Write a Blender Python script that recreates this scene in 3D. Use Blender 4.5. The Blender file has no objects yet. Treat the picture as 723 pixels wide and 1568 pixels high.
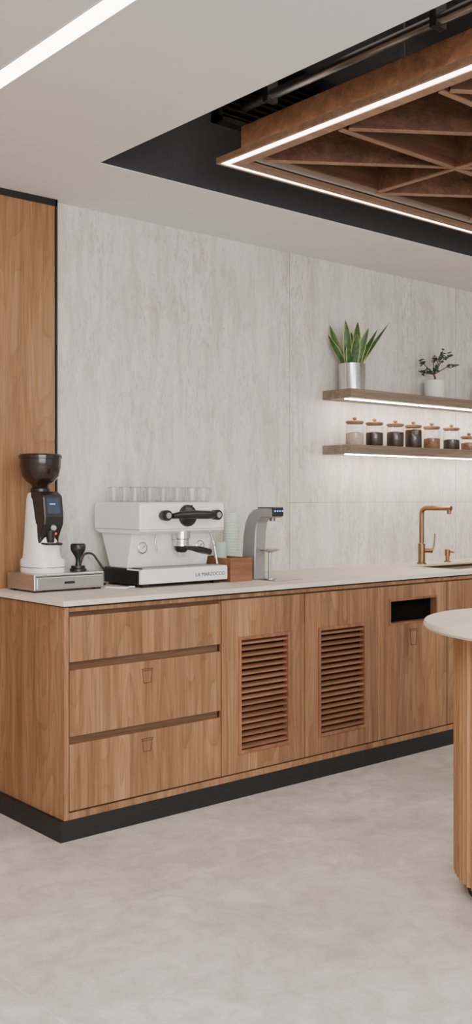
import bpy, bmesh, math, random
from mathutils import Vector, Matrix
random.seed(7)
scene = bpy.context.scene

# ------------------------------------------------------------ materials
def newmat(name):
    m = bpy.data.materials.new(name); m.use_nodes = True
    nt = m.node_tree; b = nt.nodes["Principled BSDF"]
    return m, nt, b
def plain(name, col, rough=0.5, metal=0.0, spec=0.5, noise=0.06, nscale=30, bump=0.0, emis=None, estr=0):
    m, nt, b = newmat(name)
    tc = nt.nodes.new('ShaderNodeTexCoord'); n = nt.nodes.new('ShaderNodeTexNoise')
    n.inputs['Scale'].default_value = nscale; n.inputs['Detail'].default_value = 4
    nt.links.new(tc.outputs['Object'], n.inputs['Vector'])
    r = nt.nodes.new('ShaderNodeValToRGB')
    r.color_ramp.elements[0].position = .3; r.color_ramp.elements[1].position = .7
    r.color_ramp.elements[0].color = tuple(c*(1-noise) for c in col)+(1,)
    r.color_ramp.elements[1].color = tuple(min(1, c*(1+noise)) for c in col)+(1,)
    nt.links.new(n.outputs['Fac'], r.inputs['Fac']); nt.links.new(r.outputs['Color'], b.inputs['Base Color'])
    b.inputs['Roughness'].default_value = rough; b.inputs['Metallic'].default_value = metal
    b.inputs['Specular IOR Level'].default_value = spec
    if bump:
        bp = nt.nodes.new('ShaderNodeBump'); bp.inputs['Strength'].default_value = bump
        nt.links.new(n.outputs['Fac'], bp.inputs['Height']); nt.links.new(bp.outputs['Normal'], b.inputs['Normal'])
    if emis:
        b.inputs['Emission Color'].default_value = tuple(emis)+(1,); b.inputs['Emission Strength'].default_value = estr
    return m
def glow(name, col, s):
    m = bpy.data.materials.new(name); m.use_nodes = True; nt = m.node_tree; nt.nodes.clear()
    e = nt.nodes.new('ShaderNodeEmission'); o = nt.nodes.new('ShaderNodeOutputMaterial')
    e.inputs[0].default_value = tuple(col)+(1,); e.inputs[1].default_value = s
    nt.links.new(e.outputs[0], o.inputs[0]); return m
def glassmat(name, tint=(1, 1, 1), lo=.04, hi=.30, rough=.12):
    m = bpy.data.materials.new(name); m.use_nodes = True; nt = m.node_tree; nt.nodes.clear()
    o = nt.nodes.new('ShaderNodeOutputMaterial'); mx = nt.nodes.new('ShaderNodeMixShader')
    t = nt.nodes.new('ShaderNodeBsdfTransparent'); g = nt.nodes.new('ShaderNodeBsdfGlossy')
    lw = nt.nodes.new('ShaderNodeLayerWeight'); lw.inputs['Blend'].default_value = .25
    mp = nt.nodes.new('ShaderNodeMapRange'); mp.inputs['To Min'].default_value = lo; mp.inputs['To Max'].default_value = hi
    nt.links.new(lw.outputs['Fresnel'], mp.inputs['Value'])
    t.inputs[0].default_value = tuple(tint)+(1,); g.inputs['Roughness'].default_value = rough
    nt.links.new(mp.outputs[0], mx.inputs[0]); nt.links.new(t.outputs[0], mx.inputs[1]); nt.links.new(g.outputs[0], mx.inputs[2])
    nt.links.new(mx.outputs[0], o.inputs[0]); return m
def ramp(nt, stops):
    r = nt.nodes.new('ShaderNodeValToRGB'); e = r.color_ramp.elements
    e[0].position, e[0].color = stops[0][0], tuple(stops[0][1])+(1,)
    e[1].position, e[1].color = stops[-1][0], tuple(stops[-1][1])+(1,)
    for p, c in stops[1:-1]:
        k = e.new(p); k.color = tuple(c)+(1,)
    return r
def mapping(nt, src, sc):
    mp = nt.nodes.new('ShaderNodeMapping'); mp.inputs['Scale'].default_value = sc
    nt.links.new(src, mp.inputs['Vector']); return mp.outputs['Vector']
def noise(nt, vec, scale=1, detail=5, dist=0, rough=.55):
    n = nt.nodes.new('ShaderNodeTexNoise'); n.inputs['Scale'].default_value = scale
    n.inputs['Detail'].default_value = detail; n.inputs['Distortion'].default_value = dist
    n.inputs['Roughness'].default_value = rough
    nt.links.new(vec, n.inputs['Vector']); return n.outputs['Fac']
def mixc(nt, fac, a, b, mode='MIX'):
    mx = nt.nodes.new('ShaderNodeMix'); mx.data_type = 'RGBA'; mx.blend_type = mode
    for s, v in ((mx.inputs[0], fac), (mx.inputs[6], a), (mx.inputs[7], b)):
        if hasattr(v, 'links'): nt.links.new(v, s)
        elif isinstance(v, (int, float)): s.default_value = v
        else: s.default_value = tuple(v)+(1,)
    return mx.outputs[2]
def math_(nt, op, a, b=None):
    n = nt.nodes.new('ShaderNodeMath'); n.operation = op
    for i, v in enumerate((a, b)):
        if v is None: continue
        if hasattr(v, 'links'): nt.links.new(v, n.inputs[i])
        else: n.inputs[i].default_value = v
    return n.outputs[0]
def maprange(nt, v, a, b, c, d):
    n = nt.nodes.new('ShaderNodeMapRange')
    for k, x in zip(('From Min', 'From Max', 'To Min', 'To Max'), (a, b, c, d)): n.inputs[k].default_value = x
    nt.links.new(v, n.inputs['Value']); return n.outputs[0]

def wood(name, dark, mid, light, axis='Z', plank=0.13, rough=0.45, vary=.15):
    m, nt, b = newmat(name)
    tc = nt.nodes.new('ShaderNodeTexCoord'); oi = nt.nodes.new('ShaderNodeObjectInfo')
    off = nt.nodes.new('ShaderNodeVectorMath'); off.operation = 'MULTIPLY_ADD'
    cb = nt.nodes.new('ShaderNodeCombineXYZ')
    for i in range(3): nt.links.new(oi.outputs['Random'], cb.inputs[i])
    nt.links.new(cb.outputs[0], off.inputs[0]); off.inputs[1].default_value = (3.7, 5.1, 9.3)
    nt.links.new(tc.outputs['Object'], off.inputs[2]); v = off.outputs[0]
    sx = nt.nodes.new('ShaderNodeSeparateXYZ'); nt.links.new(v, sx.inputs[0])
    if axis == 'Z': s = math_(nt, 'ADD', sx.outputs[0], sx.outputs[1])
    elif axis == 'X': s = math_(nt, 'ADD', sx.outputs[1], sx.outputs[2])
    else: s = math_(nt, 'ADD', sx.outputs[0], sx.outputs[2])
    pid = math_(nt, 'FLOOR', math_(nt, 'DIVIDE', s, plank))
    wn = nt.nodes.new('ShaderNodeTexWhiteNoise'); wn.noise_dimensions = '1D'; nt.links.new(pid, wn.inputs['W'])
    sh = nt.nodes.new('ShaderNodeVectorMath'); sh.operation = 'ADD'
    cb2 = nt.nodes.new('ShaderNodeCombineXYZ')
    k = math_(nt, 'MULTIPLY', wn.outputs['Value'], 7.0)
    for i in range(3): nt.links.new(k, cb2.inputs[i])
    nt.links.new(v, sh.inputs[0]); nt.links.new(cb2.outputs[0], sh.inputs[1]); v2 = sh.outputs[0]
    def sc(a, c): return {'Z': (a, a, c), 'X': (c, a, a), 'Y': (a, c, a)}[axis]
    n1 = noise(nt, mapping(nt, v2, sc(20, .8)), 1, 7, .8, .6)
    n2 = noise(nt, mapping(nt, v2, sc(190, 4)), 1, 4, 0, .7)
    base = noise(nt, mapping(nt, v2, sc(5.0, .7)), 1, 1.5, .3)
    rings = math_(nt, 'FRACT', math_(nt, 'MULTIPLY', base, 18.0))
    rings = math_(nt, 'POWER', rings, 3.0)
    r = ramp(nt, [(.28, dark), (.5, mid), (.75, light)])
    nt.links.new(n1, r.inputs['Fac'])
    c = mixc(nt, math_(nt, 'MULTIPLY', rings, .5), r.outputs['Color'], dark)
    g = math_(nt, 'MULTIPLY', maprange(nt, n2, .35, .65, .76, 1.12), maprange(nt, wn.outputs['Value'], 0, 1, 1-vary, 1+vary))
    cg = nt.nodes.new('ShaderNodeCombineXYZ')
    for i in range(3): nt.links.new(g, cg.inputs[i])
    c = mixc(nt, 1.0, c, cg.outputs[0], 'MULTIPLY')
    nt.links.new(c, b.inputs['Base Color']); b.inputs['Roughness'].default_value = rough
    b.inputs['Specular IOR Level'].default_value = .35
    bp = nt.nodes.new('ShaderNodeBump'); bp.inputs['Strength'].default_value = .05; bp.inputs['Distance'].default_value = .002
    nt.links.new(n2, bp.inputs['Height']); nt.links.new(bp.outputs['Normal'], b.inputs['Normal'])
    return m

def travertine(name, vert=True, light=(.71, .68, .635), mid=(.56, .515, .46), dark=(.33, .27, .21), streak=1.0):
    m, nt, b = newmat(name); tc = nt.nodes.new('ShaderNodeTexCoord'); v = tc.outputs['Object']
    if vert:
        a = noise(nt, mapping(nt, v, (11, 11, 2.4)), 1, 10, .8, .72)
        f = noise(nt, mapping(nt, v, (75, 75, 26)), 1, 6, .4, .72)
        g = noise(nt, mapping(nt, v, (34, 34, 2.6)), 1, 6, .3, .66)
    else:
        a = noise(nt, mapping(nt, v, (2.2, 2.2, 2.2)), 1, 7, 1.2, .62)
        f = noise(nt, mapping(nt, v, (16, 16, 16)), 1, 6, .6, .65)
        g = f
    n3 = noise(nt, mapping(nt, v, (3.0, 3.0, 1.6)), 1, 5, .5)
    r = ramp(nt, [(.34, mid), (.54, light), (.75, tuple(min(1, x*1.08) for x in light))]); nt.links.new(a, r.inputs['Fac'])
    c = mixc(nt, math_(nt, 'MULTIPLY', maprange(nt, f, .50, .66, 0, .65*streak), maprange(nt, n3, .40, .62, .25, 1)), r.outputs['Color'], dark)
    if vert: c = mixc(nt, math_(nt, 'MULTIPLY', maprange(nt, g, .48, .66, 0, .45), maprange(nt, n3, .40, .62, .25, 1)), c, (.42, .36, .295))
    nt.links.new(c, b.inputs['Base Color']); b.inputs['Roughness'].default_value = .5
    b.inputs['Specular IOR Level'].default_value = .3
    bp = nt.nodes.new('ShaderNodeBump'); bp.inputs['Strength'].default_value = .06; bp.inputs['Distance'].default_value = .003
    nt.links.new(f, bp.inputs['Height']); nt.links.new(bp.outputs['Normal'], b.inputs['Normal'])
    return m

def floormat():
    m, nt, b = newmat('floor_stone'); tc = nt.nodes.new('ShaderNodeTexCoord'); v = tc.outputs['Object']
    n1 = noise(nt, mapping(nt, v, (2.2, 2.2, 1)), 1, 9, .8, .66); n2 = noise(nt, mapping(nt, v, (11, 11, 1)), 1, 8, .6, .72)
    r = ramp(nt, [(.3, (.47, .425, .385)), (.5, (.565, .515, .47)), (.72, (.68, .63, .58))]); nt.links.new(n1, r.inputs['Fac'])
    r2 = ramp(nt, [(.34, (.80, .79, .78)), (.58, (1.04, 1.04, 1.04))]); nt.links.new(n2, r2.inputs['Fac'])
    c = mixc(nt, 1.0, r.outputs['Color'], r2.outputs['Color'], 'MULTIPLY')
    sp = nt.nodes.new('ShaderNodeSeparateXYZ'); nt.links.new(v, sp.inputs[0])
    def seam(o, off, w):
        f = math_(nt, 'FRACT', math_(nt, 'DIVIDE', math_(nt, 'SUBTRACT', o, off), 1.2))
        return math_(nt, 'LESS_THAN', f, w)
    sm = math_(nt, 'MAXIMUM', seam(sp.outputs[0], 2.51-6, .0025), seam(sp.outputs[1], 2.78-6, .0025))
    c = mixc(nt, math_(nt, 'MULTIPLY', sm, .5), c, (.72, .68, .64))
    nt.links.new(c, b.inputs['Base Color'])
    nt.links.new(maprange(nt, n2, 0, 1, .36, .6), b.inputs['Roughness'])
    b.inputs['Specular IOR Level'].default_value = .45
    return m

WD, WM, WL = (.165, .080, .039), (.285, .150, .077), (.39, .222, .122)
M_wood = wood('walnut_veneer', WD, WM, WL)
M_woodpanel = wood('walnut_wall_panel', (.22, .105, .048), (.31, .162, .080), (.39, .217, .114), plank=.22)
M_wooddark = wood('walnut_dark', (.10, .05, .028), (.16, .082, .045), (.22, .12, .065), axis='X')
M_woodlouv = wood('walnut_louver', (.19, .082, .045), (.28, .13, .072), (.37, .185, .108), axis='X', plank=.5)
M_woodframe = wood('walnut_grille_frame', (.16, .07, .036), (.24, .112, .058), (.31, .155, .085), plank=.5)
M_shelf = wood('shelf_oak', (.16, .118, .088), (.24, .18, .138), (.32, .25, .19), axis='X', plank=.4)
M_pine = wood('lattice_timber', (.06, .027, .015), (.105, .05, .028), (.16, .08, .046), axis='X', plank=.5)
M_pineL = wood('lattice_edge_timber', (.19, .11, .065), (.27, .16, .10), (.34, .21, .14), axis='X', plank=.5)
M_flute = wood('fluted_oak', (.29, .15, .07), (.39, .21, .10), (.48, .28, .145), plank=.05)
M_lid = wood('lid_wood', (.16, .08, .045), (.24, .13, .07), (.32, .18, .10), axis='X', plank=.5)
M_boxwood = wood('box_wood', (.17, .07, .038), (.25, .11, .06), (.31, .15, .085), axis='X', plank=.5)
M_trav = travertine('travertine_wall')
M_slab = travertine('stone_counter', False, (.69, .61, .52), (.62, .54, .45), (.46, .38, .3), .35)
M_floor = floormat()
M_ceil = plain('ceiling_paint', (.73, .72, .71), .9, noise=.015, nscale=3, spec=.2)
M_wallp = plain('wall_paint', (.7, .68, .65), .9, noise=.015, nscale=3, spec=.2)
M_recess = plain('recess_paint', (.05, .048, .056), .85, noise=.05, spec=.2)
M_black = plain('black_plinth', (.013, .0125, .0125), .5, noise=.1, spec=.35)
M_gap = plain('shadow_gap', (.022, .014, .010), .8, spec=.1)
M_blackp = plain('black_plastic', (.012, .012, .013), .3, noise=.1)
M_hopper = plain('smoked_plastic', (.02, .012, .009), .12, noise=.1)
M_white = plain('white_enamel', (.84, .83, .82), .28, noise=.01)
M_steel = plain('brushed_steel', (.52, .51, .50), .3, 1.0, noise=.05, nscale=60)
M_steeld = plain('dark_steel', (.20, .19, .185), .4, 1.0)
M_chrome = plain('chrome', (.62, .61, .60), .1, 1.0, noise=.1, nscale=40, bump=.06)
M_grey = plain('tap_grey', (.36, .36, .37), .38, .6, noise=.03)
M_brass = plain('brushed_brass', (.25, .15, .085), .32, 1.0, noise=.06)
M_mint = plain('mint_paper', (.52, .66, .53), .6, noise=.03)
M_mintd = plain('mint_rim', (.66, .77, .66), .6, noise=.03)
M_ceram = plain('white_ceramic', (.74, .72, .69), .5, noise=.02)
M_soil = plain('soil', (.04, .025, .016), .95, noise=.3, nscale=90, bump=.5)
M_leaf = plain('snake_leaf_green', (.035, .095, .026), .4, noise=.5, nscale=45)
M_leafy = plain('snake_leaf_margin', (.32, .37, .09), .4, noise=.15)
M_jade = plain('jade_leaf', (.035, .08, .042), .35, noise=.3, nscale=25)
M_bark = plain('bark', (.11, .07, .045), .85, noise=.3)
M_oats = plain('oats', (.50, .40, .30), .8, noise=.25, nscale=150, bump=.4)
M_beans = plain('coffee_beans', (.025, .013, .008), .45, noise=.6, nscale=160, bump=.8)
M_tea = plain('brown_sugar', (.20, .10, .05), .8, noise=.4, nscale=150, bump=.4)
M_glass = glassmat('clear_glass')
M_tumbler = glassmat('tumbler_glass', (.96, .97, .97), .08, .55, .3)
M_rim = glassmat('tumbler_rim', (.98, .98, .98), .45, .8, .35)
M_led = glow('led_neutral', (1, .95, .90), 12)
M_ledw = glow('led_warm', (1, .88, .72), 12)
M_leds = glow('led_shelf', (1, .86, .70), 90)
M_blue = glow('display_blue', (.15, .35, 1), 3)
M_red = glow('display_red', (1, .05, .03), 2)
M_line = plain('engraved_line', (.08, .03, .016), .7)

# ------------------------------------------------------------ geometry helpers
def empty(name, loc=(0, 0, 0)):
    e = bpy.data.objects.new(name, None); e.location = loc; e.empty_display_size = .1
    scene.collection.objects.link(e); return e
def finish(name, bm, mat, parent=None, smooth=False, bevel=0, mats=None, segs=2):
    bmesh.ops.recalc_face_normals(bm, faces=bm.faces)
    me = bpy.data.meshes.new(name); bm.to_mesh(me); bm.free()
    ob = bpy.data.objects.new(name, me); scene.collection.objects.link(ob)
    for m in (mats or [mat]): me.materials.append(m)
    if smooth:
        for p in me.polygons: p.use_smooth = True
        try: me.set_sharp_from_angle(angle=math.radians(40))
        except Exception: pass
    if bevel:
        md = ob.modifiers.new('bevel', 'BEVEL'); md.width = bevel; md.segments = segs; md.limit_method = 'ANGLE'
        md.angle_limit = math.radians(35)
    if parent:
        ob.parent = parent; ob.matrix_parent_inverse = Matrix.Translation(-Vector(parent.location))
    return ob
def add_box(bm, x0, x1, y0, y1, z0, z1, M=None, mi=0):
    vs = [bm.verts.new((x, y, z)) for x in (x0, x1) for y in (y0, y1) for z in (z0, z1)]
    if M:
        for v in vs: v.co = M @ v.co
    for f in ((0, 1, 3, 2), (4, 6, 7, 5), (0, 4, 5, 1), (2, 3, 7, 6), (0, 2, 6, 4), (1, 5, 7, 3)):
        bm.faces.new([vs[i] for i in f]).material_index = mi
def box(name, x0, x1, y0, y1, z0, z1, mat, parent=None, bevel=0):
    bm = bmesh.new(); add_box(bm, x0, x1, y0, y1, z0, z1)
    return finish(name, bm, mat, parent, bevel=bevel)
def boxes(name, lst, mat, parent=None, bevel=0):
    bm = bmesh.new()
    for b in lst: add_box(bm, *b)
    return finish(name, bm, mat, parent, bevel=bevel)
def add_lathe(bm, prof, c, segs=40, M=None, fn=None):
    rings = []
    for r, z in prof:
        if r < 1e-5:
            p = Vector((0, 0, z)); rings.append([bm.verts.new(p)])
        else:
            rings.append([bm.verts.new(Vector((r*math.cos(2*math.pi*i/segs), r*math.sin(2*math.pi*i/segs), z))) for i in range(segs)])
    for ring in rings:
        for v in ring:
            co = v.co
            if M: co = M @ co
            v.co = co+Vector(c)
    for a, b in zip(rings, rings[1:]):
        if len(a) == 1 and len(b) == 1: continue
        for i in range(segs):
            j = (i+1) % segs
            if len(a) == 1: bm.faces.new((a[0], b[i], b[j]))
            elif len(b) == 1: bm.faces.new((a[i], a[j], b[0]))
            else: bm.faces.new((a[i], a[j], b[j], b[i]))
def lathe(name, prof, c, mat, parent=None, segs=40, M=None):
    bm = bmesh.new(); add_lathe(bm, prof, c, segs, M); return finish(name, bm, mat, parent, smooth=True)
def add_tube(bm, pts, rad, segs=12):
    pts = [Vector(p) for p in pts]; n = len(pts)
    rs = rad if isinstance(rad, (list, tuple)) else [rad]*n
    t0 = (pts[1]-pts[0]).normalized(); up = Vector((0, 0, 1)) if abs(t0.z) < .9 else Vector((1, 0, 0))
    u = t0.cross(up).normalized(); rings = []
    for i, p in enumerate(pts):
        t = (pts[min(i+1, n-1)]-pts[max(i-1, 0)]).normalized()
        u = (u-t*u.dot(t)).normalized(); w = t.cross(u)
        rings.append([bm.verts.new(p+rs[i]*(u*math.cos(2*math.pi*k/segs)+w*math.sin(2*math.pi*k/segs))) for k in range(segs)])
    for a, b in zip(rings, rings[1:]):
        for k in range(segs): bm.faces.new((a[k], a[(k+1) % segs], b[(k+1) % segs], b[k]))
    bm.faces.new(rings[0]); bm.faces.new(rings[-1][::-1])
def tube(name, pts, rad, mat, parent=None, segs=14):
    bm = bmesh.new(); add_tube(bm, pts, rad, segs); return finish(name, bm, mat, parent, smooth=True)
def arcpts(pts, r, n=6):
    pts = [Vector(p) for p in pts]; out = [pts[0]]
    for i in range(1, len(pts)-1):
        a = (pts[i-1]-pts[i]).normalized(); b = (pts[i+1]-pts[i]).normalized()
        p0 = pts[i]+a*r; p1 = pts[i]+b*r
        for k in range(n+1):
            t = k/n; out.append(p0*(1-t)**2+pts[i]*2*t*(1-t)+p1*t*t)
    out.append(pts[-1]); return out
def extr_x(name, prof, x0, x1, mat, parent=None, bevel=0, smooth=False):
    bm = bmesh.new()
    a = [bm.verts.new((x0, y, z)) for y, z in prof]; b = [bm.verts.new((x1, y, z)) for y, z in prof]
    n = len(prof)
    for i in range(n): bm.faces.new((a[i], a[(i+1) % n], b[(i+1) % n], b[i]))
    bm.faces.new(a[::-1]); bm.faces.new(b)
    return finish(name, bm, mat, parent, bevel=bevel, smooth=smooth)
def loft(name, secs, mat, parent=None, n=40, e=.35):
    bm = bmesh.new(); rings = []
    for cx, cy, hx, hy, z in secs:
        ring = []
        for i in range(n):
            t = 2*math.pi*i/n; c, s = math.cos(t), math.sin(t)
            ring.append(bm.verts.new((cx+hx*math.copysign(abs(c)**(2*e), c), cy+hy*math.copysign(abs(s)**(2*e), s), z)))
        rings.append(ring)
    for a, b in zip(rings, rings[1:]):
        for k in range(n): bm.faces.new((a[k], a[(k+1) % n], b[(k+1) % n], b[k]))
    bm.faces.new(rings[0]); bm.faces.new(rings[-1][::-1])
    return finish(name, bm, mat, parent, smooth=True)

RY = Matrix.Rotation(math.radians(90), 3, 'X')

# ------------------------------------------------------------ camera
cam = bpy.data.cameras.new('camera'); co = bpy.data.objects.new('camera', cam); scene.collection.objects.link(co)
co.location = (0, 0, 1.313); co.rotation_euler = (math.radians(90), 0, math.radians(-40.4))
cam.sensor_fit = 'VERTICAL'; cam.sensor_height = 36; cam.lens = 35.59; cam.shift_y = -.014
scene.camera = co

# ------------------------------------------------------------ room shell
WY = 4.02; CZ = 2.65
box('floor', -3.1, 9, -4, 4.2, -.1, 0, M_floor)
wb = empty('wall_back', (3, WY, 0))
px = [-3.1, .89, 2.348, 3.806, 5.268, 6.73, 8.19, 9]
for i in range(len(px)-1):
    if px[i] < 3.8: box('slab_%d' % i, px[i]+.0022, px[i+1]-.0022, WY, WY+.02, 0, CZ, M_trav, wb)
    else:
        box('slab_%d' % i, px[i]+.0022, px[i+1]-.0022, WY, WY+.02, 0, 1.2850, M_trav, wb)
        box('slab_up_%d' % i, px[i]+.0022, px[i+1]-.0022, WY, WY+.02, 1.2868, CZ, M_trav, wb)
box('backing', -3.1, 9, WY+.012, WY+.15, 0, CZ, M_gap, wb)
box('wall_left', -3.2, -3.1, -4, 4.2, 0, CZ, M_wallp)
box('wall_right', 9, 9.1, -4, 4.2, 0, CZ, M_wallp)
wp = empty('wood_wall_panel', (1, 4, 1.3))
xs = [-1.5, -.55, .41, 1.37, 2.325]
for i in range(4): box('veneer_panel_%d' % i, xs[i]+.0015, xs[i+1]-.0015, WY-.035, WY, 0, CZ-.03, M_woodpanel, wp)
box('edge_profile', 2.325, 2.335, WY-.04, WY, 0, CZ, M_black, wp)
box('top_profile', -1.5, 2.335, WY-.04, WY, CZ-.03, CZ, M_black, wp)

# ceiling with recess
RX0, RX1, RY0, RY1, RZ = 2.205, 7.6, -1.2, 3.436, 3.32
ce = empty('ceiling', (3, 1, CZ))
boxes('soffit', [(-3.2, RX0, -4, 4.2, CZ, CZ+.06), (RX1, 9.1, -4, 4.2, CZ, CZ+.06),
                 (RX0, RX1, RY1, 4.2, CZ, CZ+.06), (RX0, RX1, -4, RY0, CZ, CZ+.06)], M_ceil, ce)
boxes('recess_sides', [(RX0-.04, RX0+.001, RY0, RY1, CZ+.004, RZ), (RX1, RX1+.04, RY0, RY1, CZ+.01, RZ),
                       (RX0, RX1, RY1-.001, RY1+.04, CZ+.004, RZ), (RX0, RX1, RY0-.04, RY0, CZ+.01, RZ)], M_recess, ce)
box('recess_top', RX0-.05, RX1+.05, RY0-.05, RY1+.05, RZ, RZ+.05, M_recess, ce)

def strip(name, x0, x1, y0, y1):
    e = empty(name, ((x0+x1)/2, (y0+y1)/2, CZ))
    box('diffuser', x0, x1, y0, y1, CZ-.003, CZ+.002, M_led, e)
    boxes('trim_profile', [(x0-.004, x0, y0, y1, CZ-.004, CZ+.002), (x1, x1+.004, y0, y1, CZ-.004, CZ+.002)], M_white, e)
strip('ceiling_light_strip', 1.487, 1.553, -2.5, 3.7)
strip('unseen_fill_strip', -.4, -.334, -2.5, 3.7)  # second strip, out of view, added as part of the room fill

# timber lattice pendant
lt = empty('timber_lattice_pendant', (4.5, 1.2, 2.8))
FX0, FX1, FY0, FY1 = 2.555, 6.9, -.5, 3.125
LB = 2.645; BT = .145
boxes('led_channel', [(FX0, FX0+.012, FY0, FY1, LB-.002, LB+.022), (FX0+.012, FX1, FY1-.012, FY1, LB-.002, LB+.022),
                      (FX1-.012, FX1, FY0, FY1, LB, LB+.022), (FX0, FX1, FY0, FY0+.012, LB, LB+.022)], M_pineL, lt)
boxes('led_diffuser', [(FX0+.012, FX0+.048, FY0, FY1-.012, LB+.001, LB+.02), (FX0+.048, FX1, FY1-.034, FY1-.012, LB+.001, LB+.02)], M_ledw, lt)
boxes('bottom_cover', [(FX0+.048, FX0+.095, FY0, FY1-.034, LB-.002, LB+.012), (FX0+.095, FX1, FY1-.08, FY1-.034, LB-.002, LB+.012)], M_pineL, lt)
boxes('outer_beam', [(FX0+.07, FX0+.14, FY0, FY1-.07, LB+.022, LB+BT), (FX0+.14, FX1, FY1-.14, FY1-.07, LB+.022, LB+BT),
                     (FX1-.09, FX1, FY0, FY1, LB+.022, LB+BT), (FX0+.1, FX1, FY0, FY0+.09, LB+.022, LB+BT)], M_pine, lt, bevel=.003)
gx0, gy1, cx_, cy_ = 2.70, 2.99, .67, .46
bm = bmesh.new(); bt = bmesh.new()
nx, ny = 6, 7
def board(x0, x1, y0, y1, z0, Mx=None):
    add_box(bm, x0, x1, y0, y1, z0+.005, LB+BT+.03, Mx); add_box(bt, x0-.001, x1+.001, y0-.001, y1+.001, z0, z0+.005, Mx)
for i in range(1, nx+1):
    x = gx0+i*cx_
    if x < FX1: board(x-.010, x+.010, FY0+.05, gy1, LB+.012)
for j in range(0, ny+1):
    y = gy1+.05-j*cy_
    if j > 0: board(gx0, FX1-.02, y-.010, y+.010, LB+.015)
for i in range(nx):
    for j in range(ny):
        a = Vector((gx0+i*cx_, gy1+.05-j*cy_, 0)); b = Vector((gx0+(i+1)*cx_, gy1+.05-(j+1)*cy_, 0))
        if b.x > FX1: continue
        d = b-a; L = d.length; ang = math.atan2(d.y, d.x)
        Mx = Matrix.Translation(a) @ Matrix.Rotation(ang, 4, 'Z')
        board(0.03, L-.01, -.010, .010, LB+.018, Mx)
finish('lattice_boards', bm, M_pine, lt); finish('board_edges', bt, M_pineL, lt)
for k, (x, y) in enumerate(((3.2, 2.7), (6.0, 2.7), (3.2, .3), (6.0, .3))):
    tube('hanger_%d' % k, [(x, y, LB+.15), (x, y, RZ)], .004, M_steeld, lt)
pp = empty('ceiling_conduit_pipe', (2.93, 1, 3.1))
tube('pipe', [(2.93, -1.1, 3.04), (2.93, 3.42, 3.04)], .022, M_steel, pp)
boxes('pipe_clamps', [(2.9, 2.96, y, y+.03, 3.01, RZ) for y in (.3, 1.3, 2.3, 3.2)], M_steeld, pp)
vg = empty('air_vent_grille', (3.1, 3.4, 3.1))
boxes('vent_frame', [(2.78, 3.5, 3.38, 3.436, 2.95, 2.97), (2.78, 3.5, 3.38, 3.436, 3.22, 3.24), (2.78, 2.8, 3.38, 3.436, 2.95, 3.24), (3.48, 3.5, 3.38, 3.436, 2.95, 3.24)], M_blackp, vg)
boxes('vent_blades', [(2.8, 3.48, 3.385, 3.43, 2.98+i*.03, 2.988+i*.03) for i in range(8)], M_black, vg)

# ------------------------------------------------------------ kitchen counter
kc = empty('kitchen_counter', (4, 3.7, 0))
FYc = 3.36; X0 = 2.0; X1 = 7.0
box('plinth', 1.983, X1, FYc-.002, WY, 0, .08, M_black, kc)
box('side_panel', X0, X0+.02, FYc, WY, .08, .893, M_wood, kc, bevel=.001)
box('bottom_rail', X0+.02, X1, FYc, FYc+.05, .08, .106, M_wood, kc)
box('carcass', X0+.021, X1, FYc+.05, WY-.01, .082, .70, M_gap, kc)
box('carcass_front_shadow', X0+.021, X1, FYc+.045, FYc+.06, .1, .89, M_gap, kc)
box('top_rail', X0+.02, X1, FYc, FYc+.03, .876, .891, M_wood, kc)
box('shadow_strip', X0+.008, X1, FYc+.004, WY, .891, .90, M_black, kc)
DX0, DX1 = 2.024, 2.773
for i, (a, b) in enumerate(((.683, .857), (.397, .651), (.112, .367))):
    box('drawer_front_%d' % i, DX0, DX1, FYc, FYc+.022, a, b, M_wood, kc, bevel=.0015)
for i, (a, b) in enumerate(((.857, .876), (.651, .683), (.367, .397))):
    box('finger_rail_%d' % i, DX0, DX1, FYc+.022, FYc+.04, a-.01, b+.01, M_wooddark, kc)
box('finger_rail_top', DX1, X1, FYc+.02, FYc+.04, .85, .88, M_wooddark, kc)
def louver_door(i, x0, x1, gx0_, gx1_, gz0, gz1):
    z0, z1 = .112, .868
    boxes('door_%d' % i, [(x0, gx0_, FYc, FYc+.022, z0, z1), (gx1_, x1, FYc, FYc+.022, z0, z1),
                          (gx0_, gx1_, FYc, FYc+.022, z0, gz0), (gx0_, gx1_, FYc, FYc+.022, gz1, z1)], M_wood, kc)
    t = .014
    boxes('grille_frame_%d' % i, [(gx0_, gx0_+t, FYc-.006, FYc+.03, gz0, gz1), (gx1_-t, gx1_, FYc-.006, FYc+.03, gz0, gz1),
                                  (gx0_+t, gx1_-t, FYc-.006, FYc+.03, gz0, gz0+t), (gx0_+t, gx1_-t, FYc-.006, FYc+.03, gz1-t, gz1)], M_woodframe, kc, bevel=.001)
    bm = bmesh.new(); n = 18; h = (gz1-gz0-2*t)/n
    for k in range(n):
        zc = gz0+t+(k+.5)*h
        Mx = Matrix.Translation((0, FYc+.014, zc)) @ Matrix.Rotation(math.radians(12), 4, 'X')
        add_box(bm, gx0_+t, gx1_-t, -.014, .014, -.0045, .0045, Mx)
    finish('louvers_%d' % i, bm, M_woodlouv, kc)
louver_door(1, 2.779, 3.274, 2.874, 3.182, .192, .703)
louver_door(2, 3.280, 3.774, 3.366, 3.694, .192, .703)
z0, z1 = .112, .868; ox0, ox1, oz0, oz1 = 3.865, 4.245, .672, .802
boxes('door_3', [(3.780, ox0, FYc, FYc+.022, z0, z1), (ox1, 4.325, FYc, FYc+.022, z0, z1),
                 (ox0, ox1, FYc, FYc+.022, z0, oz0), (ox0, ox1, FYc, FYc+.022, oz1, z1)], M_wood, kc)
t = .01
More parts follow.
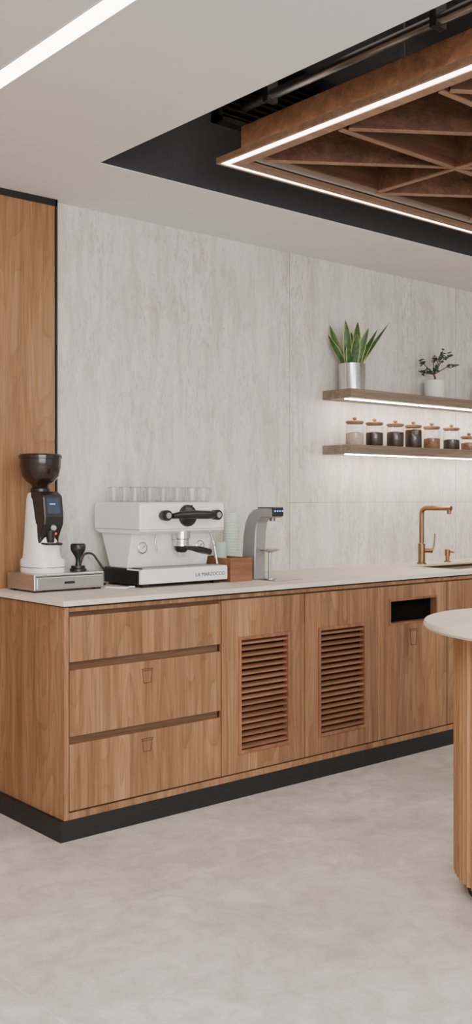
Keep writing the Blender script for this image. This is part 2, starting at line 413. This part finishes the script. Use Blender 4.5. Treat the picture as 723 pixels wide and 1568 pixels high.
boxes('opening_frame', [(ox0, ox0+t, FYc-.004, FYc+.04, oz0, oz1), (ox1-t, ox1, FYc-.004, FYc+.04, oz0, oz1),
                        (ox0+t, ox1-t, FYc-.004, FYc+.04, oz0, oz0+t), (ox0+t, ox1-t, FYc-.004, FYc+.04, oz1-t, oz1)], M_woodframe, kc)
M_void = plain('bin_void', (.004, .004, .004), .95, spec=.05)
box('opening_dark_sheet', ox0+t, ox1-t, FYc+.036, FYc+.044, oz0, oz1, M_void, kc)  # near-black sheet stands in for the shade inside the bin opening
for i, (a, b) in enumerate(((4.331, 4.93), (4.936, 5.53), (5.536, 6.13), (6.136, 6.98))):
    box('door_%d' % (4+i), a, b, FYc, FYc+.022, z0, z1, M_wood, kc, bevel=.0015)
bm = bmesh.new()
def icon(cx, zt, zb, w):
    y = FYc-.0006; r = .0015; w2 = w*.36
    for a, b in (((cx-w/2, zt), (cx-w2, zb)), ((cx+w/2, zt), (cx+w2, zb)), ((cx-w2, zb), (cx+w2, zb)), ((cx-w/2-.004, zt), (cx+w/2+.004, zt)), ((cx-w/2, zt-.008), (cx+w/2, zt-.008))):
        add_tube(bm, [(a[0], y, a[1]), (b[0], y, b[1])], r, 6)
icon(2.387, .620, .563, .05); icon(2.387, .337, .285, .05); icon(4.055, .642, .560, .055)
finish('bin_icons', bm, M_line, kc)
SX0, SX1, SY0, SY1 = 4.52, 5.2, 3.44, 3.78
boxes('worktop', [(1.985, SX0, FYc-.02, WY, .90, .92), (SX1, X1, FYc-.02, WY, .90, .92),
                  (SX0, SX1, FYc-.02, SY0, .90, .92), (SX0, SX1, SY1, WY, .90, .92)], M_slab, kc)
boxes('sink_basin', [(SX0, SX0+.01, SY0, SY1, .73, .912), (SX1-.01, SX1, SY0, SY1, .73, .912), (SX0, SX1, SY0, SY0+.01, .73, .912),
                     (SX0, SX1, SY1-.01, SY1, .73, .912), (SX0, SX1, SY0, SY1, .72, .73)], M_brass, kc)

# ------------------------------------------------------------ shelves
def shelf(name, z0):
    e = empty(name, (5, 3.9, z0))
    box('board', 4.06, 7.0, 3.80, WY, z0, z0+.05, M_shelf, e, bevel=.0015)
    box('led_strip', 4.09, 6.98, 3.865, 3.877, z0-.004, z0, M_leds, e)
shelf('wall_shelf', 1.862); shelf('wall_shelf.001', 1.555)

def jar(i, x, content, lvl, h=.125, r=.052, mat=M_lid):
    e = empty('storage_jar' if i == 0 else 'storage_jar.%03d' % i, (x, 3.90, 1.605)); c = (x, 3.90, 1.6055)
    lathe('glass_body', [(0, 0), (r*.92, 0), (r, .006), (r, h-.012), (r*.9, h-.003), (r*.88, h)], c, M_glass, e)
    lathe('contents', [(0, .004), (r*.88, .004), (r*.94, .01), (r*.94, h*lvl), (r*.5, h*lvl+.006), (0, h*lvl+.003)], c, content, e)
    lathe('lid', [(0, h-.004), (r*.86, h-.004), (r*.86, h+.001), (r*.98, h+.001), (r*.98, h+.011), (r*.9, h+.014), (0, h+.014)], c, mat, e)
    lathe('knob', [(0, h+.012), (.006, h+.012), (.007, h+.018), (.013, h+.024), (.013, h+.030), (.008, h+.035), (0, h+.036)], c, mat, e, 24)
jar(0, 4.196, M_oats, .55); jar(1, 4.361, M_beans, .62); jar(2, 4.542, M_beans, .7); jar(3, 4.706, M_beans, .86)
jar(4, 4.877, M_tea, .5); jar(5, 5.068, M_beans, .5); jar(6, 5.246, M_tea, .6, .08)
jar(7, 5.45, M_beans, .6); jar(8, 5.63, M_oats, .6)

# snake plant
PX = 4.185
sp = empty('potted_snake_plant', (PX, 3.91, 1.912)); c = (PX, 3.91, 1.9125)
lathe('pot', [(0, 0), (.070, 0), (.074, .003), (.075, .08), (.076, .15), (.073, .152), (.071, .148), (.071, .03), (0, .03)], c, M_chrome, sp, 48)
lathe('soil', [(0, .137), (.0708, .137)], c, M_soil, sp)
bm = bmesh.new()
def blade(bm, base, az, lean, L, w, curl, bend):
    n = 12; rows = []
    d = Vector((math.cos(az), math.sin(az), 0)); side = Vector((.76*math.cos(curl), -.65+.5*math.sin(curl), 0)).normalized()
    for i in range(n+1):
        t = i/n
        p = Vector(base)+d*(lean*t+bend*t*t)*L+Vector((0, 0, 1))*L*(t-.12*bend*t*t)
        ww = max(w*(.6+.85*t-1.45*t**3.4), .0005)
        tw = curl*t*1.3
        s = (side*math.cos(tw)+Vector((-side.y, side.x, 0))*math.sin(tw)).normalized()
        nrm = s.cross(Vector((0, 0, 1)))
        rows.append([bm.verts.new(p+s*ww*k+nrm*(.3*ww*(1-abs(k)))) for k in (-1, -.78, 0, .78, 1)])
    for a, b in zip(rows, rows[1:]):
        for k in range(4):
            f = bm.faces.new((a[k], a[k+1], b[k+1], b[k])); f.material_index = 1 if k in (0, 3) else 0
specs = [(2.5, .40, .24, .026), (3.3, .12, .25, .030), (.2, .06, .27, .028), (5.6, .42, .22, .024), (5.9, .68, .27, .020), (1.5, .1, .28, .026), (4.2, .2, .18, .030),
         (2.7, .60, .18, .024), (5.0, .12, .22, .028), (.8, .25, .22, .025), (3.6, .45, .13, .026), (0, .3, .17, .026)]
for k, (az, le, L, w) in enumerate(specs):
    blade(bm, (c[0]+.035*math.cos(az), c[1]+.035*math.sin(az), c[2]+.13), az, le, L, w, random.uniform(-.7, .7), random.uniform(-.05, .2))
finish('leaves', bm, M_leaf, sp, smooth=True, mats=[M_leaf, M_leafy])

def jade(name, cx, cy, seed, tall=.17, spread=.11, n=9):
    random.seed(seed)
    e = empty(name, (cx, cy, 1.912)); c = (cx, cy, 1.9125)
    lathe('pot', [(0, 0), (.052, 0), (.057, .004), (.060, .06), (.060, .112), (.056, .114), (.054, .108), (.054, .03), (0, .03)], c, M_ceram, e, 48)
    lathe('soil', [(0, .1), (.0538, .1)], c, M_soil, e)
    bm = bmesh.new(); bl = bmesh.new()
    top = Vector(c)+Vector((-.005, 0, .15))
    add_tube(bm, [Vector(c)+Vector((0, 0, .095)), Vector(c)+Vector((.006, 0, .13)), top], [.008, .006, .005], 8)
    for k in range(n):
        az = k*2.4+random.uniform(-.3, .3); r = spread*random.uniform(.5, 1.1); h = tall*random.uniform(.05, .8)
        if math.cos(az) > 0: r *= 1.3
        p1 = top+Vector((math.cos(az)*r*.5, math.sin(az)*r*.35, h*.65)); p2 = top+Vector((math.cos(az)*r, math.sin(az)*r*.5, h))
        add_tube(bm, [top, p1, p2], [.004, .003, .002], 6)
        for q in range(8):
            t = random.uniform(.45, 1.05); p = p1.lerp(p2, max(0, t*1.6-.6))+Vector([random.uniform(-.013, .013) for _ in range(3)])
            Mx = Matrix.Translation(p) @ Matrix.Rotation(random.uniform(0, 6.28), 4, 'Z') @ Matrix.Rotation(random.uniform(-.7, .7), 4, 'Y') @ Matrix.Diagonal((.015, .010, .004, 1))
            bmesh.ops.create_icosphere(bl, subdivisions=2, radius=1, matrix=Mx)
    finish('branches', bm, M_bark, e, smooth=True); finish('leaves', bl, M_jade, e, smooth=True)
jade('potted_jade_plant', 4.915, 3.91, 5, .21, .13)
jade('potted_jade_plant.001', 5.43, 3.91, 11, .13, .10, 8)
random.seed(3)

# ------------------------------------------------------------ tap + soap
tp = empty('kitchen_tap', (4.72, 3.85, .92))
lathe('base_ring', [(0, 0), (.028, 0), (.028, .008), (.021, .012), (.021, .12), (.016, .125), (0, .125)], (4.72, 3.85, .9203), M_brass, tp)
tube('spout', arcpts([(4.72, 3.85, .93), (4.72, 3.85, 1.252), (4.735, 3.645, 1.252)], .04), .0145, M_brass, tp, 20)
lathe('nozzle', [(0, -.026), (.0125, -.026), (.0135, 0), (0, .002)], (4.734, 3.66, 1.243), M_brass, tp)
tube('lever_stub', [(4.72, 3.85, 1.0), (4.775, 3.815, 1.0)], .014, M_brass, tp)
tube('lever', arcpts([(4.77, 3.818, .985), (4.786, 3.808, 1.03), (4.79, 3.806, 1.10)], .02), .005, M_brass, tp)
sd = empty('soap_dispenser', (4.99, 3.87, .92))
lathe('collar', [(0, 0), (.022, 0), (.022, .006), (.012, .01), (.012, .035), (.017, .038), (.017, .075), (.014, .078), (0, .078)], (4.99, 3.87, .9203), M_brass, sd)
tube('nozzle', [(4.99, 3.87, .985), (4.99, 3.82, .982)], .005, M_brass, sd)

# ------------------------------------------------------------ steel base + grinder + tamper
kb = empty('knock_box_drawer', (2.23, 3.81, .92))
box('case', 2.06, 2.40, 3.70, 3.93, .928, .996, M_steel, kb, bevel=.004)
box('drawer_face', 2.072, 2.388, 3.694, 3.70, .936, .982, M_steel, kb, bevel=.002)
box('drawer_line', 2.07, 2.39, 3.6985, 3.70, .984, .987, M_black, kb)
boxes('feet', [(x, x+.03, y, y+.03, .9201, .93) for x in (2.07, 2.36) for y in (3.71, 3.89)], M_blackp, kb)
box('badge', 2.20, 2.25, 3.692, 3.6945, .952, .962, M_blackp, kb)
gr = empty('coffee_grinder', (2.165, 3.83, 1.0))
gx, gy = 2.165, 3.815; gz = .9965
loft('base', [(gx, gy, .078, .098, gz), (gx, gy, .080, .10, gz+.006), (gx, gy, .080, .10, gz+.05), (gx, gy, .076, .096, gz+.058)], M_white, gr, e=.36)
loft('base_groove', [(gx, gy, .0808, .1008, gz+.022), (gx, gy, .0808, .1008, gz+.025)], M_steeld, gr, e=.36)
loft('body', [(gx, gy+.005, .074, .09, gz+.058), (gx, gy+.008, .070, .086, gz+.075), (gx, gy+.014, .062, .076, gz+.15), (gx, gy+.022, .055, .066, gz+.24),
              (gx, gy+.026, .050, .058, gz+.31), (gx, gy+.026, .046, .052, gz+.332), (gx, gy+.026, .04, .045, gz+.338)], M_white, gr, e=.4)
extr_x('control_head', [(gy+.02, gz+.342), (gy-.055, gz+.342), (gy-.085, gz+.325), (gy-.098, gz+.235), (gy-.095, gz+.205), (gy-.06, gz+.15), (gy-.055, gz+.12), (gy-.035, gz+.12), (gy-.03, gz+.2), (gy+.02, gz+.22)],
       gx-.048, gx+.048, M_blackp, gr, bevel=.008)
extr_x('screen', [(gy-.0855, gz+.315), (gy-.0875, gz+.315), (gy-.0965, gz+.25), (gy-.0945, gz+.25)], gx-.03, gx+.03, plain('screen_glass', (.03, .035, .05), .1, emis=(.2, .3, .5), estr=.12), gr)
box('screen_text', gx-.018, gx+.008, gy-.0925, gy-.0905, gz+.288, gz+.292, M_blue, gr)
lathe('dose_button', [(0, 0), (.014, 0), (.014, .01), (.010, .014), (0, .014)], (gx, gy-.084, gz+.19), M_chrome, gr, 24, RY)
lathe('red_indicator', [(0, 0), (.005, 0), (.004, .004), (0, .004)], (gx+.02, gy-.075, gz+.165), M_red, gr, 16, RY)
tube('portafilter_fork', arcpts([(gx-.035, gy-.04, gz+.125), (gx-.035, gy-.11, gz+.122), (gx+.035, gy-.11, gz+.122), (gx+.035, gy-.04, gz+.125)], .02), .005, M_blackp, gr)
lathe('chute', [(0, 0), (.016, 0), (.022, .05), (0, .05)], (gx, gy-.065, gz+.128), M_blackp, gr, 24)
hc = (gx, gy+.018, gz+.336)
lathe('collar', [(0, 0), (.042, 0), (.042, .018), (.036, .024), (0, .024)], hc, M_blackp, gr)
lathe('hopper', [(0, .022), (.034, .022), (.038, .034), (.06, .050), (.078, .072), (.087, .11), (.088, .145), (.092, .147), (.092, .160), (.086, .166), (.03, .168), (0, .168)], hc, M_hopper, gr, 48)
tm = empty('coffee_tamper', (2.325, 3.80, 1))
lathe('stand', [(0, 0), (.036, 0), (.036, .008), (.03, .012), (.03, .022), (0, .022)], (2.325, 3.79, .9965), M_blackp, tm)
lathe('handle', [(0, .02), (.012, .022), (.010, .045), (.014, .06), (.03, .085), (.033, .095), (.033, .112), (.028, .118), (0, .118)], (2.325, 3.79, .9965), M_blackp, tm)

# ------------------------------------------------------------ espresso machine
em = empty('espresso_machine', (2.77, 3.78, .92))
mx0, mx1, fy = 2.525, 3.0, 3.61
extr_x('upper_body', [(fy, 1.165), (fy, 1.282), (fy+.012, 1.292), (3.965, 1.292), (3.975, 1.282), (3.975, 1.165), (3.93, 1.152), (fy+.03, 1.152)], mx0, mx1, M_white, em, bevel=.005)
extr_x('lower_body', [(3.685, 1.155), (3.935, 1.155), (3.865, 1.0), (3.725, 1.0)], mx0+.012, mx1-.012, M_white, em, bevel=.004)
extr_x('seam', [(fy-.0006, 1.172), (fy-.0006, 1.174), (3.97, 1.174), (3.97, 1.172)], mx0-.0006, mx1+.0006, M_steeld, em)
box('base', mx0+.005, mx1-.005, fy+.004, 3.90, .932, 1.0, M_blackp, em, bevel=.003)
box('drip_tray_front', mx0-.002, mx1+.012, fy-.01, fy+.006, .936, .994, M_white, em, bevel=.003)
box('tray_lip', mx0, mx1+.01, fy-.008, fy+.1, .994, 1.0, M_white, em, bevel=.001)
boxes('drip_grate', [(mx0+.03+i*.02, mx0+.038+i*.02, fy+.01, fy+.1, 1.0, 1.004) for i in range(21)]+[(mx0+.02, mx1-.02, fy+.008, fy+.014, 1.0, 1.005)], M_steel, em)
boxes('feet', [(x, x+.035, y, y+.035, .9201, .934) for x in (mx0+.02, mx1-.055) for y in (fy+.01, 3.85)], M_blackp, em)
for k, x in enumerate((2.64, 2.925)):
    lathe('knob_%d' % k, [(0, 0), (.014, 0), (.016, .012), (.023, .016), (.024, .05), (.021, .055), (0, .055)], (x, fy, 1.235), M_blackp, em, 32, RY)
    lathe('knob_cap_%d' % k, [(0, 0), (.013, 0), (.013, .002), (0, .002)], (x, fy-.055, 1.235), M_steel, em, 24, RY)
lathe('paddle_cap', [(0, 0), (.05, 0), (.052, .012), (.048, .03), (.03, .04), (0, .042)], (2.785, fy+.02, 1.232), M_blackp, em, 40, RY)
tube('paddle_handle', [(2.665, fy-.05, 1.232), (2.70, fy-.052, 1.236), (2.78, fy-.055, 1.238), (2.86, fy-.052, 1.236), (2.90, fy-.05, 1.236)], [.012, .016, .02, .02, .015], M_blackp, em)
lathe('group_head', [(0, .0), (.036, .0), (.036, .03), (.042, .034), (.042, .07), (0, .07)], (2.785, fy+.045, 1.095), M_chrome, em)
lathe('portafilter_basket', [(0, 0), (.02, 0), (.03, .01), (.034, .03), (0, .03)], (2.785, fy+.045, 1.066), M_blackp, em)
tube('portafilter_handle', [(2.785, fy+.02, 1.088), (2.79, fy-.03, 1.086), (2.80, fy-.07, 1.082), (2.81, fy-.13, 1.074)], [.008, .011, .016, .014], M_blackp, em)
boxes('portafilter_spout', [(2.765, 2.773, fy+.035, fy+.055, 1.045, 1.07), (2.797, 2.805, fy+.035, fy+.055, 1.045, 1.07)], M_chrome, em)
for k, x in enumerate((2.60, 2.925)):
    lathe('gauge_rim_%d' % k, [(0, 0), (.026, 0), (.026, .008), (.022, .010), (.022, .007), (0, .007)], (x, 3.703, 1.09), M_steel, em, 32, RY)
    lathe('gauge_face_%d' % k, [(0, 0), (.021, 0), (.021, .001), (0, .001)], (x, 3.6955, 1.09), M_ceram, em, 32, RY)
    tube('gauge_needle_%d' % k, [(x, 3.693, 1.09), (x+.012, 3.693, 1.10)], .0012, M_blackp, em, 6)
box('display', 2.765, 2.815, fy-.001, fy, 1.265, 1.28, M_blackp, em); box('display_digits', 2.78, 2.80, fy-.002, fy-.001, 1.269, 1.275, M_red, em)
tube('steam_wand', arcpts([(2.935, fy+.03, 1.16), (2.94, fy+.0, 1.10), (2.95, fy-.01, 1.01)], .02), .005, M_chrome, em)
tube('water_wand', arcpts([(2.64, fy+.04, 1.16), (2.63, fy+.03, 1.12), (2.63, fy+.02, 1.07)], .02), .004, M_chrome, em)
tx = bpy.data.curves.new('lettering', 'FONT'); tx.body = 'LA MARZOCCO'; tx.size = .024; tx.extrude = .0006; tx.align_x = 'CENTER'
tx.materials.append(M_blackp); to = bpy.data.objects.new('lettering', tx); scene.collection.objects.link(to)
to.parent = em; to.matrix_parent_inverse = Matrix.Translation(-Vector(em.location)); to.location = (2.91, fy-.0108, .957); to.rotation_euler = (math.radians(90), 0, 0)
gs = empty('drinking_glasses', (2.76, 3.8, 1.29))
bm = bmesh.new(); b2 = bmesh.new()
for i in range(6):
    for j in range(3):
        r = .029; cc = (2.565+i*.078+random.uniform(-.004, .004), 3.70+j*.085, 1.2925)
        add_lathe(bm, [(0, .004), (r*.78, .004), (r, .066)], cc, 24)
        add_lathe(b2, [(r, .0655), (r*1.02, .067), (r, .0685), (r*.96, .067), (r, .0655)], cc, 24)
        add_lathe(b2, [(0, .0005), (r*.76, .0005), (r*.8, .005), (r*.7, .007), (0, .007)], cc, 24)
finish('glass_tumblers', bm, M_tumbler, gs, smooth=True); finish('glass_rims', b2, M_rim, gs, smooth=True)
cb = empty('power_cable', (2.45, 3.9, .93))
tube('cable', arcpts([(2.56, 3.92, .96), (2.50, 3.95, 1.06), (2.46, 3.96, 1.06), (2.42, 3.96, .95), (2.42, 3.85, .926), (2.5, 3.84, .926)], .02), .005, M_blackp, cb)
cw = empty('white_cable', (2.45, 3.7, .93))
tube('cable', arcpts([(2.41, 3.70, .925), (2.44, 3.64, .925), (2.47, 3.62, .925), (2.50, 3.66, .925), (2.52, 3.64, .925)], .015), .004, M_white, cw)

# ------------------------------------------------------------ wood caddy + cups
wc = empty('wooden_caddy', (3.095, 3.7, .92))
bx0, bx1, by0, by1, bz = 3.03, 3.165, 3.60, 3.84, 1.03
boxes('box_walls', [(bx0, bx1, by0, by0+.01, .9203, bz), (bx0, bx1, by1-.01, by1, .9203, bz), (bx0, bx0+.01, by0+.01, by1-.01, .9203, bz),
                    (bx1-.01, bx1, by0+.01, by1-.01, .9203, bz), (bx0+.01, bx1-.01, by0+.01, by1-.01, .9203, .93), (bx0+.01, bx1-.01, 3.70, 3.708, .93, bz-.005)], M_boxwood, wc)
box('lid_insert', bx0+.01, bx1-.01, by0+.01, 3.70, bz-.03, bz-.008, M_boxwood, wc)
mc = empty('mint_cup', (3.10, 3.75, .93))
bm = bmesh.new(); add_lathe(bm, [(0, 0), (.026, 0), (.034, .165), (.036, .168), (.034, .17), (.031, .168), (.024, .01), (0, .01)], (3.105, 3.765, .931), 32); finish('cup_body', bm, M_mint, mc, smooth=True)
ps = empty('paper_cup_stack', (3.262, 3.86, .92))
bm = bmesh.new()
for k in range(18):
    add_lathe(bm, [(.030, .0), (.040, .085), (.0425, .087), (.0425, .081), (.040, .080)], (3.262, 3.87, .9205+k*.0135), 32)
finish('nested_cups', bm, M_mintd, ps, smooth=True)

# ------------------------------------------------------------ water dispenser
wd = empty('water_dispenser_tap', (3.24, 3.62, .92))
prof = [(3.725, .9205), (3.722, 1.03), (3.714, 1.13), (3.70, 1.19), (3.675, 1.232), (3.645, 1.254), (3.605, 1.264), (3.515, 1.264), (3.503, 1.257), (3.503, 1.225), (3.515, 1.218), (3.58, 1.218), (3.612, 1.195), (3.622, 1.15), (3.628, 1.05), (3.63, .9205)]
extr_x('curved_body', prof, 3.205, 3.275, M_grey, wd, bevel=.006, smooth=True)
box('touch_panel', 3.206, 3.274, 3.497, 3.515, 1.224, 1.269, M_blackp, wd, bevel=.006)
box('touch_panel_top', 3.207, 3.273, 3.501, 3.61, 1.262, 1.268, M_blackp, wd, bevel=.002)
for k in range(4):
    lathe('button_%d' % k, [(0, 0), (.004, 0), (.004, .001), (0, .001)], (3.217+k*.0155, 3.4966, 1.25), M_blue, wd, 16, RY)
lathe('nozzle', [(0, 0), (.014, 0), (.014, .018), (0, .018)], (3.24, 3.54, 1.202), M_steeld, wd, 24)
box('drip_plate', 3.22, 3.40, 3.50, 3.70, .9203, .925, M_steel, wd, bevel=.002)
gt = empty('glass_rinser_stand', (3.25, 3.57, .925))
lathe('stand', [(0, 0), (.03, 0), (.03, .004), (.007, .008), (.007, .125), (.02, .13), (.048, .136), (.05, .141), (.048, .144), (0, .144)], (3.25, 3.57, .9253), M_steel, gt)

# ------------------------------------------------------------ fluted round table
rt = empty('round_fluted_table', (3.016, 1.832, 0)); tc_ = (3.016, 1.832, 0)
lathe('top', [(0, .872), (.455, .872), (.472, .876), (.481, .885), (.481, .892), (.476, .901), (.468, .903), (0, .903)], tc_, M_slab, rt, 128)
nf = 78; bm = bmesh.new(); N = nf*10; rings = []
for z in (.062, .872):
    ring = []
    for i in range(N):
        t = 2*math.pi*i/N; r = .360+.021*abs(math.sin(nf*t/2))**.6
        ring.append(bm.verts.new((tc_[0]+r*math.cos(t), tc_[1]+r*math.sin(t), z)))
    rings.append(ring)
for k in range(N): bm.faces.new((rings[0][k], rings[0][(k+1) % N], rings[1][(k+1) % N], rings[1][k]))
bm.faces.new(rings[0]); bm.faces.new(rings[1][::-1])
finish('fluted_drum', bm, M_flute, rt, smooth=True)
lathe('plinth', [(0, 0.0), (.335, 0.0), (.335, .062), (0, .062)], tc_, M_black, rt, 96)

# ------------------------------------------------------------ lights
def area(name, loc, rot, sx, sy, power, col):
    l = bpy.data.lights.new(name, 'AREA'); l.shape = 'RECTANGLE'; l.size = sx; l.size_y = sy; l.energy = power; l.color = col
    o = bpy.data.objects.new(name, l); o.location = loc; o.rotation_euler = rot; scene.collection.objects.link(o); return o
area('ceiling_fill_light', (0.3, .6, 2.6), (0, 0, 0), 1.6, 2.4, 95, (1, .975, .945))  # main fill: unseen area light added under the ceiling
area('rear_fill_light', (-.5, -3.5, 1.6), (math.radians(88), 0, math.radians(-15)), 5, 2.2, 290, (1, .985, .965))  # unseen soft fill added behind the camera; no window is modelled
area('lattice_area_light', (4.6, 1.2, 2.6), (0, 0, 0), 2.5, 2.0, 60, (1, .93, .85))  # unseen area light facing down below the lattice, separate from its LED strips
area('recess_fill_light', (4.5, 1.2, 3.28), (0, 0, 0), 3.5, 3.5, 10, (1, .85, .7))  # fill light added inside the recess to brighten it, not a fixture
w = bpy.data.worlds.new('world'); scene.world = w; w.use_nodes = True
w.node_tree.nodes['Background'].inputs[0].default_value = (1, .985, .96, 1); w.node_tree.nodes['Background'].inputs[1].default_value = 1.0
